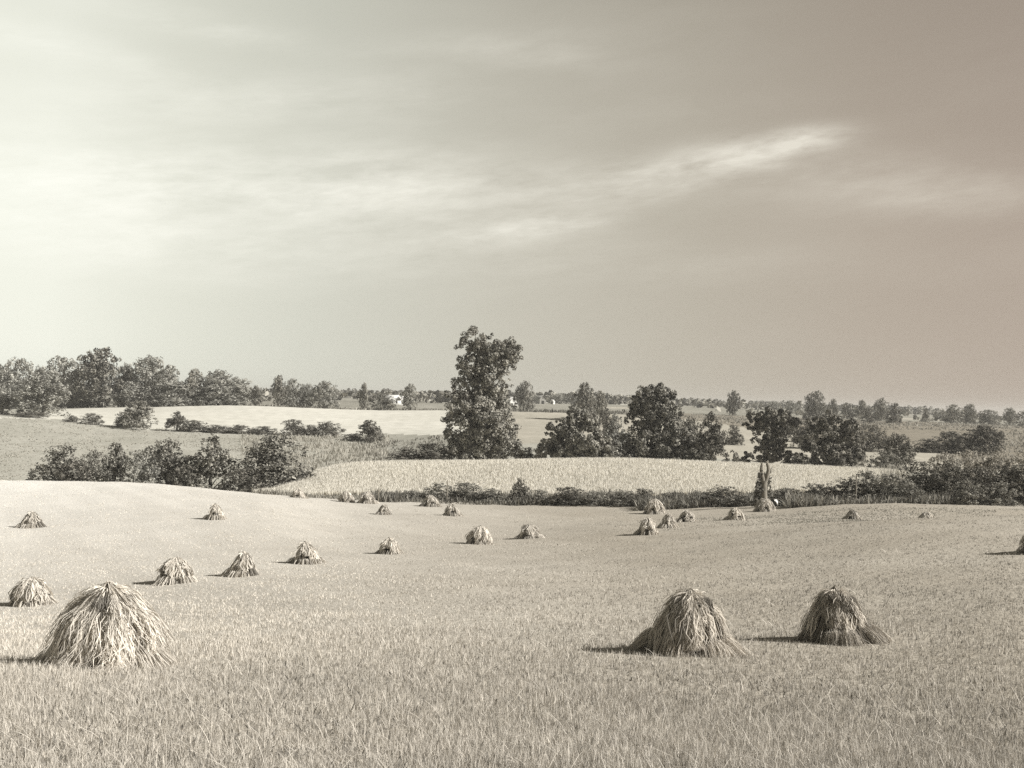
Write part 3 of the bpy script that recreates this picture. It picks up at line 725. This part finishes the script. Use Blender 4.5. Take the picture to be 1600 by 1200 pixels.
 ('bush', 'f', 1515, 706, 60, 148, 'pale feathery bush behind the thicket, below the tallest tree of the dull field', G_HEDGE),
 ('bush', 'f', 1558, 705, 60, 147, 'pale feathery bush at the back of the thicket near the right edge', G_HEDGE),
 ('bush', 'f', 1600, 707, 54, 147, 'pale feathery bush at the back of the thicket, cut by the right edge', G_HEDGE),
 ('bush', 'n', 1622, 722, 64, 136, 'last thicket bush, cut off by the right edge', G_HEDGE),
]
for kd, sh, px, top, wp, Yd, lab, grp in TREES:
    plant(kd, sh, px, top, wp, Yd, lab, None, grp)

# distant wood along the horizon: one mass
rg = np.random.default_rng(31); lobes = []
def ridge(px): return np.interp(px, [-300, 0, 300, 470, 700, 840, 1050, 1300, 1450, 1600, 1900], [604, 604, 606, 609, 613, 614, 623, 633, 638, 655, 662])
for i in range(900):
    px = rg.uniform(-400, 2000); Yd = rg.uniform(1350, 1750)
    top = ridge(px) + rg.uniform(-1.5, 6); d = ray(px, top); X = d.x * Yd; zt = d.z * Yd; g0 = hz(X, Yd)
    r_ = rg.uniform(6, 10); zz = zt - r_ * .8
    while zz > g0 - 3 and zz > zt - 26:
        lobes.append([X + rg.uniform(-3, 3), Yd, zz, r_ * 2.0, r_, r_ * .85]); zz -= r_ * .9
for (a0, a1, Yd, hh, nn) in [(380, 720, 800, 9, 40), (780, 1000, 980, 10, 34), (560, 700, 1100, 8, 20), (1040, 1600, 900, 7, 46), (1130, 1640, 690, 3.2, 50)]:
    for i in range(nn):
        px = rg.uniform(a0, a1); d = ray(px, 620); X = d.x * Yd; r_ = hh * rg.uniform(.35, .6)
        lobes.append([X, Yd + rg.uniform(-15, 15), hz(X, Yd) + hh * .45, r_ * 1.5, r_, r_])
V, fc, tn = foliage(lobes, 150000, 4.4, rg, 8, -40)
tag(link('distant_wood', mesh_np('distant_wood', V, fc, M['leaf'], tn)), 'far low line of woods and hedges along the whole horizon', 'wood', kind='stuff')

# ------------------------------------------------------------------ shocks of grain
def straws(P, wid, rg, tone, ear=1.0, flat=0.0):
    """P: N x S x 3 centre lines -> thin ribbons, faced at random about their own axis"""
    N, S, _ = P.shape
    d = P[:, -1] - P[:, 0]; d /= np.linalg.norm(d, axis=1)[:, None] + 1e-9
    nr = rg.normal(size=(N, 3))
    if flat:                                    # lie against the heap: broad side outwards
        mid = P[:, S // 2].copy(); mid[:, 2] = np.hypot(mid[:, 0], mid[:, 1]) * .7; mid /= np.linalg.norm(mid, axis=1)[:, None] + 1e-9
        nr = nr * (1 - flat) * .8 + mid * flat
    sd_ = np.cross(d, nr); sd_ /= np.linalg.norm(sd_, axis=1)[:, None] + 1e-9
    prof = np.ones(S); prof[-2] = 1 + ear; prof[-1] = .35
    wv_ = (wid[:, None] * prof[None])[..., None] * sd_[:, None, :] / 2
    V = np.stack([P - wv_, P + wv_], 2).reshape(-1, 3)
    b = (np.arange(N) * S * 2)[:, None, None]; q = np.array([[2*i, 2*i+1, 2*i+3, 2*i+2] for i in range(S-1)])[None]
    return V, (b + q).reshape(-1, 4), np.repeat(np.clip(tone, 0, 1), S * 2)

def shock_meshes(seed, dens, wid, nsh=9, hh=1.36, br=.62, capr=.74, rag=1.0, droop=.72, cone=.3, mat='straw'):
    rg = np.random.default_rng(seed); res = {'sheaf': []}
    for k_ in range(nsh):
        a = 2 * np.pi * (k_ + rg.uniform(-.25, .25)) / nsh if k_ < nsh - 1 else 0
        rb = br * rg.uniform(.82, 1.12) if k_ < nsh - 1 else .05
        foot = np.array([math.cos(a) * rb, math.sin(a) * rb * .9, 0.]); head = np.array([math.cos(a) * rb * .18, math.sin(a) * rb * .18, hh * rg.uniform(.86, .97)])
        N = int(170 * dens); ang = rg.uniform(0, 2 * np.pi, N); rr = np.sqrt(rg.uniform(0, 1, N))
        off = np.stack([np.cos(ang) * rr, np.sin(ang) * rr, np.zeros(N)], -1); L = []
        for t, sp in ((0, .27), (.22, .16), (.5, .105), (.78, .17), (1.0, .27)):
            c = foot * (1 - t) + head * t; jit = rg.normal(0, .012 + .03 * abs(t - .5), (N, 3))
            pt = c + off * sp + jit; pt[:, 2] = np.maximum(pt[:, 2] * 1, .0) ; L.append(pt)
        P = np.stack(L, 1); P[:, -1, 2] -= rr * .12
        V, f_, t_ = straws(P, wid * rg.uniform(.7, 1.3, N), rg, rg.normal(.26, .17, N), .8)  # sheaf straw toned dark: shade of the hollows put into its colour
        res['sheaf'].append((V, f_, t_))
    # cap: two broken sheaves spread over the top, hanging in locks
    nl = 44; la = np.sort(rg.uniform(0, 2 * np.pi, nl)); N = int(1500 * dens)
    li = rg.integers(0, nl, N); lw = rg.uniform(.05, .14, nl); lr = rg.uniform(.85, 1.13, nl); ll = rg.uniform(.5, 1.25, nl); lo = rg.uniform(-.03, .06, nl)
    ang = la[li] + rg.normal(0, 1, N) * lw[li]
    R_ = capr * lr[li] * rg.uniform(.75, 1.05, N); st = rg.uniform(-.12, .35, N) * .5; L = []
    top = hh + .02; sx, sy = rg.normal(0, .05, 2)
    for t in (0, .2, .42, .64, .84, 1.0):
        u = st + (1 - st) * t * ll[li]; u = np.clip(u, -.1, 1.25)
        r_ = R_ * ((1 - cone) * np.sin(np.clip(np.abs(u), 0, 1.2) * 1.25) * np.sign(u) + cone * u); z_ = top - droop * (np.clip(u, 0, 2) ** (1.6 - .42 * cone)) - .04 * (1 - t) * rg.uniform(0, 1, N) + lo[li]
        tw = ang + .12 * t * rg.normal(0, 1, N)
        L.append(np.stack([np.cos(tw) * r_ + sx, np.sin(tw) * r_ + sy, z_ + rg.normal(0, .014, N)], -1))
    P = np.stack(L, 1); hit_ = rg.uniform(0, 1, N)
    wild = hit_ < .05 * rag; P[wild, 3:, 2] += rg.uniform(.03, .16, (wild.sum(), 1)); P[wild, 3:, :2] *= 1.12
    tn = rg.normal(.68, .17, N) + .16 * np.sin(li * 2.3)  # cap toned lighter, its sunlit look partly put into the colour
    cap = straws(P, wid * rg.uniform(.8, 1.4, N), rg, tn, 1.1, .6)
    # tuft sticking out of the crown
    N2 = int(22 * dens); a2 = rg.normal(.3, 1.6, N2); z2 = rg.uniform(.02, .22, N2); q2 = rg.uniform(.4, 1.15, N2); L = []
    for t in (0, .3, .6, .85, 1.0):
        L.append(np.stack([np.cos(a2) * t * .36 * q2 + sx, np.sin(a2) * t * .36 * q2 + sy, top - .06 + z2 * t - .17 * t * t + rg.normal(0, .008, N2)], -1))
    c2 = straws(np.stack(L, 1), wid * rg.uniform(.8, 1.3, N2), rg, rg.normal(.8, .1, N2), 1.1)
    res['cap'] = join([cap, c2])
    # loose straw round the foot
    N = int(800 * dens); cl = rg.uniform(0, 2 * np.pi, 16); ci = rg.integers(0, 16, N); ang = cl[ci] + rg.normal(0, .16, N); r0 = br * rg.uniform(.7, 1.05, N); h0 = rg.uniform(.12, .48, N); L = []
    for t in (0, .35, .7, .9, 1.0):
        r_ = r0 + (.14 + .5 * rg.uniform(.6, 1.1, N) * (cl[ci] % 1)) * t; L.append(np.stack([np.cos(ang) * r_, np.sin(ang) * r_, h0 * (1 - t ** 1.5) - .05 * t], -1))
    res['loose'] = straws(np.stack(L, 1), wid * rg.uniform(.8, 1.3, N), rg, rg.normal(.6, .16, N), .5)
    out_ = [('sheaf', mesh_np('sheaf', *[q_ if i < 2 else q_ for i, q_ in enumerate(sh[:2])], M[mat], sh[2])) for sh in res['sheaf']]
    out_.append(('cap_sheaf', mesh_np('cap_sheaf', res['cap'][0], res['cap'][1], M[mat], res['cap'][2])))
    out_.append(('loose_straw', mesh_np('loose_straw', res['loose'][0], res['loose'][1], M[mat], res['loose'][2])))
    return out_

def shock(meshes, px, py, hpx, label, wide=1.0, group=None, rz=0.0, Yd=None, sx=1.0, tilt=0.0, hloc=1.40):
    p = hit(px, py) if Yd is None else at(px, Yd, py)
    h_ = hpx * p.y / F
    sc_ = h_ / hloc
    o = empty('grain_shock', p - Vector((0, 0, .06)), rz); o.rotation_euler = (0, tilt, rz)
    o.scale = (sc_ * wide, sc_ * wide, sc_)
    tag(o, label, 'grain shock', group)
    for nm, me in meshes: link(nm, me, o)
    return o, p, h_
BIG = [shock_meshes(101, 10., .0075, 12, 1.34, .80, .88, 1.8, .96, .55), shock_meshes(102, 9.0, .0085, 12, 1.36, .86, .78, .8, .90, .25, 'oldstraw'),
       shock_meshes(105, 8.0, .009, 9, 1.30, .80, .72, 2.6, .96, .5, 'oldstraw')]
MID = [shock_meshes(110 + i, .9, .030, 8, 1.36, [.78, .84, .72, .88, .80][i], [.86, .74, .80, .92, .70][i], 1.2, [.86, .98, .92, .88, .84][i], [.2, .7, .4, .1, .5][i]) for i in range(5)]
GS = 'shocks of grain in rows over the cut field'
big = [(BIG[0], 166, 1040, 133, 'largest shaggy shock at the lower left, spread like a thatch', .93, .3, .0),
       (BIG[1], 1075, 1018, 100, 'tall domed shock, left one of the two in the right foreground', 1.02, 1.9, -.02),
       (BIG[2], 1312, 1000, 88, 'ragged leaning shock, right one of the two in the right foreground', 1.0, 3.0, .07)]
for ms, px, py, hp, lab, wd_, rz_, tl in big: shock(ms, px, py, hp, lab, wd_, GS, rz_, tilt=tl)
small = [
 (50, 945, 44, 'shock at the far left edge with a round cap, behind the largest shaggy one', 1.05),
 (274, 910, 40, 'shock right behind the largest shaggy one, first of the diagonal row', 1.0),
 (379, 899, 39, 'second shock of the diagonal row, upright and narrow', .9),
 (478, 880, 35, 'third shock of the diagonal row, with a dark left side', 1.05),
 (609, 865, 26, 'fourth shock of the diagonal row, low and wide', 1.15),
 (750, 850, 29, 'fifth shock of the diagonal row, below the tallest tree', 1.05),
 (828, 841, 23, 'sixth and farthest shock of the diagonal row', 1.1),
 (50, 824, 26, 'lone shock near the crest at the left edge', 1.1),
 (336, 811, 25, 'lone shock below the conical valley tree', .9),
 (466, 779, 16, 'tiny pale shock on the crest where the grain rise begins', 1.1),
 (542, 784, 18, 'left one of two small shocks at the start of the hedge', 1.0),
 (574, 784, 19, 'right one of two small shocks at the start of the hedge', 1.05),
 (600, 804, 17, 'small shock in the open below the start of the hedge', 1.0),
 (673, 786, 18, 'small shock touching the hedge left of the tallest tree', 1.2),
 (706, 806, 20, 'squat square-topped shock below the tallest tree', 1.0),
 (1023, 803, 24, 'back shock of the cluster of four', 1.0),
 (1012, 835, 27, 'front left shock of the cluster of four', .85),
 (1045, 824, 23, 'middle shock of the cluster of four', .95),
 (1072, 815, 19, 'right low shock of the cluster of four', 1.15),
 (1148, 812, 20, 'shock between the cluster of four and the dead tree', 1.1),
 (1196, 799, 21, 'shock standing at the foot of the dead forked tree', 1.1),
]
for i, (px, py, hp, lab, wd_) in enumerate(small):
    yd_ = {466: 144, 542: 146, 574: 145, 673: 145}.get(px)
    shock(MID[(i * 3) % 5], px, py, hp, lab, wd_, GS, (i * 1.3) % 6.28, Yd=yd_, tilt=[.0, .07, -.06, .04][i % 4])
shock(MID[1], 1332, 818, 17, 'shock half sunk behind the near swell at right, only its top showing', 1.1, GS, 1.0, Yd=101)
shock(MID[2], 1447, 818, 17, 'faint pale shock top peeping over the swell near the right margin', 1.3, GS, 2.0, Yd=98)
shock(MID[0], 1628, 864, 46, 'shock cut off by the right edge, throwing a long shadow into the field', 1.0, GS, .5)

# ------------------------------------------------------------------ dead tree, posts, cloth
p = at(1193, 134, 780); u_ = 134 / F
t_ = empty('dead_tree', p); tag(t_, 'dead forked tree trunk with added dark foliage for its shaded side, standing in the hedge', 'dead tree')
S_ = 134 / F
hh = (ray(1189, 724).z * 134 - p.z)
paths = [[(0, 0, -.2, .60), (.05, 0, hh * .25, .46), (0, 0, hh * .5, .40), (.05, 0, hh * .6, .36)],
         [(0.0, 0, hh * .5, .32), (-.26, 0, hh * .70, .28), (-.36, 0, hh * .86, .22), (-.30, .05, hh * .98, .12), (-.27, .05, hh * 1.03, .02)],
         [(0.05, 0, hh * .52, .30), (.36, 0, hh * .68, .25), (.50, 0, hh * .84, .22), (.48, 0, hh * .95, .19), (.36, 0, hh * 1.02, .13), (.16, .02, hh * 1.05, .03)],
         [(-.2, 0, hh * .66, .12), (-.62, -.1, hh * .78, .05)],
         [(.42, 0, hh * .72, .09), (.78, -.05, hh * .80, .05), (.86, 0, hh * .90, .02)], [(.1, 0, hh * .5, .25), (.12, .05, hh * .72, .16), (.08, 0, hh * .80, .04)], [(.48, 0, hh * .86, .1), (.2, 0, hh * 1.0, .05)]]
V, fc = tubes(paths, 9); V += np.random.default_rng(5).normal(0, .02, V.shape)
link('trunk', mesh_np('trunk', V, fc, M['deadwood'], smooth=True), t_)
rg = np.random.default_rng(6); lobes = []
for i in range(12):
    t2 = i / 11; lobes.append([-.55 - .35 * (1 - t2) + rg.normal(.12, .08), rg.normal(-.15, .12), hh * (.05 + .72 * t2), .74 - .42 * t2, .5 - .2 * t2, .5])
for i in range(7): lobes.append([.50 + .03 * i, .1, hh * (.06 + .1 * i), .30, .3, .42])
V, fc, tn = foliage(lobes, 5200, .17, rg); link('shade_foliage', mesh_np('shade_foliage', V, fc, M['leafdark'], tn), t_)  # dark leaves added, mostly standing in for the trunk's shaded left side

def post(px, Yd, hgt, label, r_=.07, lean=.03):
    p = at(px, Yd, 780); V, fc = tubes([[(0, 0, -.3, r_ * 1.1), (lean * .3, 0, hgt * .3, r_), (lean, .0, hgt * .96, r_ * .95), (lean, 0, hgt, r_ * .5), (lean, 0, hgt + .01, .004)]], 7)
    o = link('fence_post', mesh_np('fence_post', V, fc, M['deadwood'], smooth=False)); o.location = p
    tag(o, label, 'post', 'old posts along the hedge')
post(591, 150, 2.0, 'dark post at the left end of the hedge beside two small shocks')
post(698, 153, 3.0, 'tall pale post rising out of the hedge left of the tallest tree', .08, .05)
post(1031, 141, 2.4, 'thin post in the hedge directly behind the cluster of shocks')
post(1337, 133, 3.4, 'post at the right end of the standing grain where the thicket begins', .10)
post(1159, 139, 2.2, 'thin post in the hedge just left of the dead forked tree')

# white cloth lying on the right shoulder of the shock by the dead tree
ps = hit(1211, 797); pc = Vector((ps.x, ps.y - .5, ps.z + 1.05))
rg = np.random.default_rng(8); nu, nv = 15, 11
V = []
for i in range(nu):
    for j in range(nv):
        a, b = i / (nu - 1) - .5, j / (nv - 1) - .5
        V.append((a * .55 + .05 * math.sin(b * 7), b * .45, .16 * math.cos(a * 3.1) - .35 * a - .25 * abs(b) + .04 * math.sin(a * 17 + b * 9) + rg.normal(0, .008)))
fc = [[i * nv + j, (i + 1) * nv + j, (i + 1) * nv + j + 1, i * nv + j + 1] for i in range(nu - 1) for j in range(nv - 1)]
o = link('white_cloth', mesh_np('white_cloth', np.array(V), np.array(fc), M['cloth'], smooth=True)); o.location = pc; o.rotation_euler = (.5, .35, 0)
sm = o.modifiers.new('thickness', 'SOLIDIFY'); sm.thickness = .03
tag(o, 'small bright white cloth lying over the shock beside the dead forked tree', 'cloth')

# ------------------------------------------------------------------ far farm buildings
def box(x0, x1, y0, y1, z0, z1):
    v = np.array([(x, y, z) for z in (z0, z1) for y in (y0, y1) for x in (x0, x1)], float)
    f = np.array([[0, 2, 3, 1], [4, 5, 7, 6], [0, 1, 5, 4], [2, 6, 7, 3], [0, 4, 6, 2], [1, 3, 7, 5]]); return v, f
def boxes(name, bl, mat, parent):
    V, Fc, o = [], [], 0
    for b in bl:
        v, f = box(*b); V.append(v); Fc.append(f + o); o += 8
    return link(name, mesh_np(name, np.concatenate(V), np.concatenate(Fc), mat), parent)
def gable_house(name, px, Yd, wpx, eave, ridge_, depth, rz, wall, roof, label, cat, doors=(), windows=()):
    """gable end faces -y; walls as a pentagon prism, roof of two slabs with eaves"""
    w_ = wpx * Yd / F; p = at(px, Yd, 640); root = empty(name, p, rz); tag(root, label, cat)
    h0, h1 = eave * Yd / F, ridge_ * Yd / F; D = depth
    prof = [(-w_/2, -.8), (w_/2, -.8), (w_/2, h0), (0, h1), (-w_/2, h0)]
    V = np.array([(x, 0, z) for x, z in prof] + [(x, D, z) for x, z in prof], float)
    fq = [[0, 1, 2, 4], [5, 9, 7, 6], [1, 6, 7, 2], [0, 4, 9, 5], [0, 5, 6, 1]]
    me = bpy.data.meshes.new('wall'); me.from_pydata([tuple(v) for v in V], [], [[0, 1, 2, 3, 4], [9, 8, 7, 6, 5], [1, 6, 7, 2], [0, 4, 9, 5], [0, 5, 6, 1], [2, 7, 8, 3], [3, 8, 9, 4]]); me.materials.append(M[wall]); link('wall', me, root)
    th, ov = .25, .45; V, Fc = [], []
    for sgn in (-1, 1):
        dx, dz = sgn * w_ / 2, h0 - h1; L = math.hypot(dx, dz); ex, ez = dx / L, dz / L; o = len(V)
        for y_ in (-ov, D + ov):
            for (a, b) in ((0, .02), (L + ov, .02), (L + ov, .02 + th), (0, .02 + th)):
                V.append((ex * a, y_, h1 + ez * a + b))
        for q in ([0, 1, 2, 3], [7, 6, 5, 4], [0, 4, 5, 1], [1, 5, 6, 2], [2, 6, 7, 3], [3, 7, 4, 0]): Fc.append([o + i for i in q])
    link('roof', mesh_np('roof', np.array(V), np.array(Fc), M[roof]), root)
    for (cx, z0, ww, zz) in doors:
        boxes('door', [(cx * w_ - ww / 2, cx * w_ + ww / 2, -.06, .04, z0, z0 + zz)], M['dark'], root)
    for (cx, z0, ww, zz) in windows:
        wn = boxes('window', [(cx * w_ - ww / 2, cx * w_ + ww / 2, -.05, .04, z0, z0 + zz)], M['dark'], root)
        boxes('frame', [(cx * w_ - ww / 2 - .12, cx * w_ + ww / 2 + .12, -.09, .03, z0 - .12, z0), (cx * w_ - ww / 2 - .12, cx * w_ + ww / 2 + .12, -.09, .03, z0 + zz, z0 + zz + .12)], M['white'], wn)
    return root
# long white shed: its long wall faces the camera
Yd = 700; p = at(612, Yd, 632); root = empty('farm_shed', p, -.12); tag(root, 'long low white shed with a dark doorway on the left skyline', 'shed'); s1 = Yd / F
boxes('wall', [(-24 * s1, 17 * s1, 0, 9, -.8, 10.5 * s1)], M['white'], root)
V = [(-25 * s1, -.5, 10.5 * s1), (17.6 * s1, -.5, 10.5 * s1), (17.6 * s1, 4.5, 10.5 * s1 + 2.0), (-25 * s1, 4.5, 10.5 * s1 + 2.0), (17.6 * s1, 9.6, 10.5 * s1), (-25 * s1, 9.6, 10.5 * s1)]
V = np.array(V + [(a, b, c_ + .25) for a, b, c_ in V], float)
fc = np.array([[0, 1, 2, 3], [3, 2, 4, 5], [6, 9, 8, 7], [9, 11, 10, 8], [0, 6, 7, 1], [4, 10, 11, 5], [1, 7, 8, 2], [2, 8, 10, 4], [0, 3, 9, 6], [3, 5, 11, 9]])
link('roof', mesh_np('roof', V, fc, M['roof']), root)
boxes('door', [(7.0 * s1, 9.2 * s1, -.08, .05, 2.5 * s1, 8.5 * s1)], M['dark'], root)
boxes('window', [(-5.0 * s1, -3.2 * s1, -.08, .05, 5 * s1, 8 * s1)], M['dark'], root)
gable_house('barn', 848, 860, 10.5, 8, 13, 12, .25, 'greywall', 'shingle', 'small grey gabled barn standing against the far woods', 'barn', [(0, 0, 2.2, 2.6)], [(0, 4.2, .9, .9)])
gable_house('farmhouse', 803, 700, 13, 9, 15, 11, .4, 'white', 'roof', 'white farmhouse glimpsed through the right side of the tallest tree', 'house', [(-.25, 0, 1.1, 2.2)], [(.22, 1.2, 1.0, 1.4)])
gable_house('farm_shed', 862, 850, 5, 4, 7, 7, -.2, 'white', 'roof', 'tiny white shed next to the grey gabled barn', 'shed', [(0, 0, 1.2, 1.9)])
gable_house('farm_shed', 468, 690, 8, 6, 9, 8, .3, 'white', 'roof', 'tiny white shed between two trees left of the wide grey tree', 'shed', [(0, 0, 1.2, 1.9)])

# ------------------------------------------------------------------ haze
HZ = 0.00019
m, q = newmat('air'); n_ = m.node_tree.nodes
pv = n_.new('ShaderNodeVolumePrincipled'); pv.inputs['Color'].default_value = (.92, .90, .85, 1); pv.inputs['Density'].default_value = HZ; pv.inputs['Anisotropy'].default_value = .1
o_ = n_.new('ShaderNodeOutputMaterial'); m.node_tree.links.new(pv.outputs[0], o_.inputs['Volume'])
zlo = float(GZ.min()) - 1.0; xm = float(np.abs(GX).max()) + 20
v, f = box(-xm, xm, -120, 5260, zlo, 24.0)
hz_o = link('haze', mesh_np('haze', v, f, m)); hz_o['kind'] = 'stuff'; hz_o['label'] = 'thin pale summer haze over the whole valley'; hz_o['category'] = 'haze'
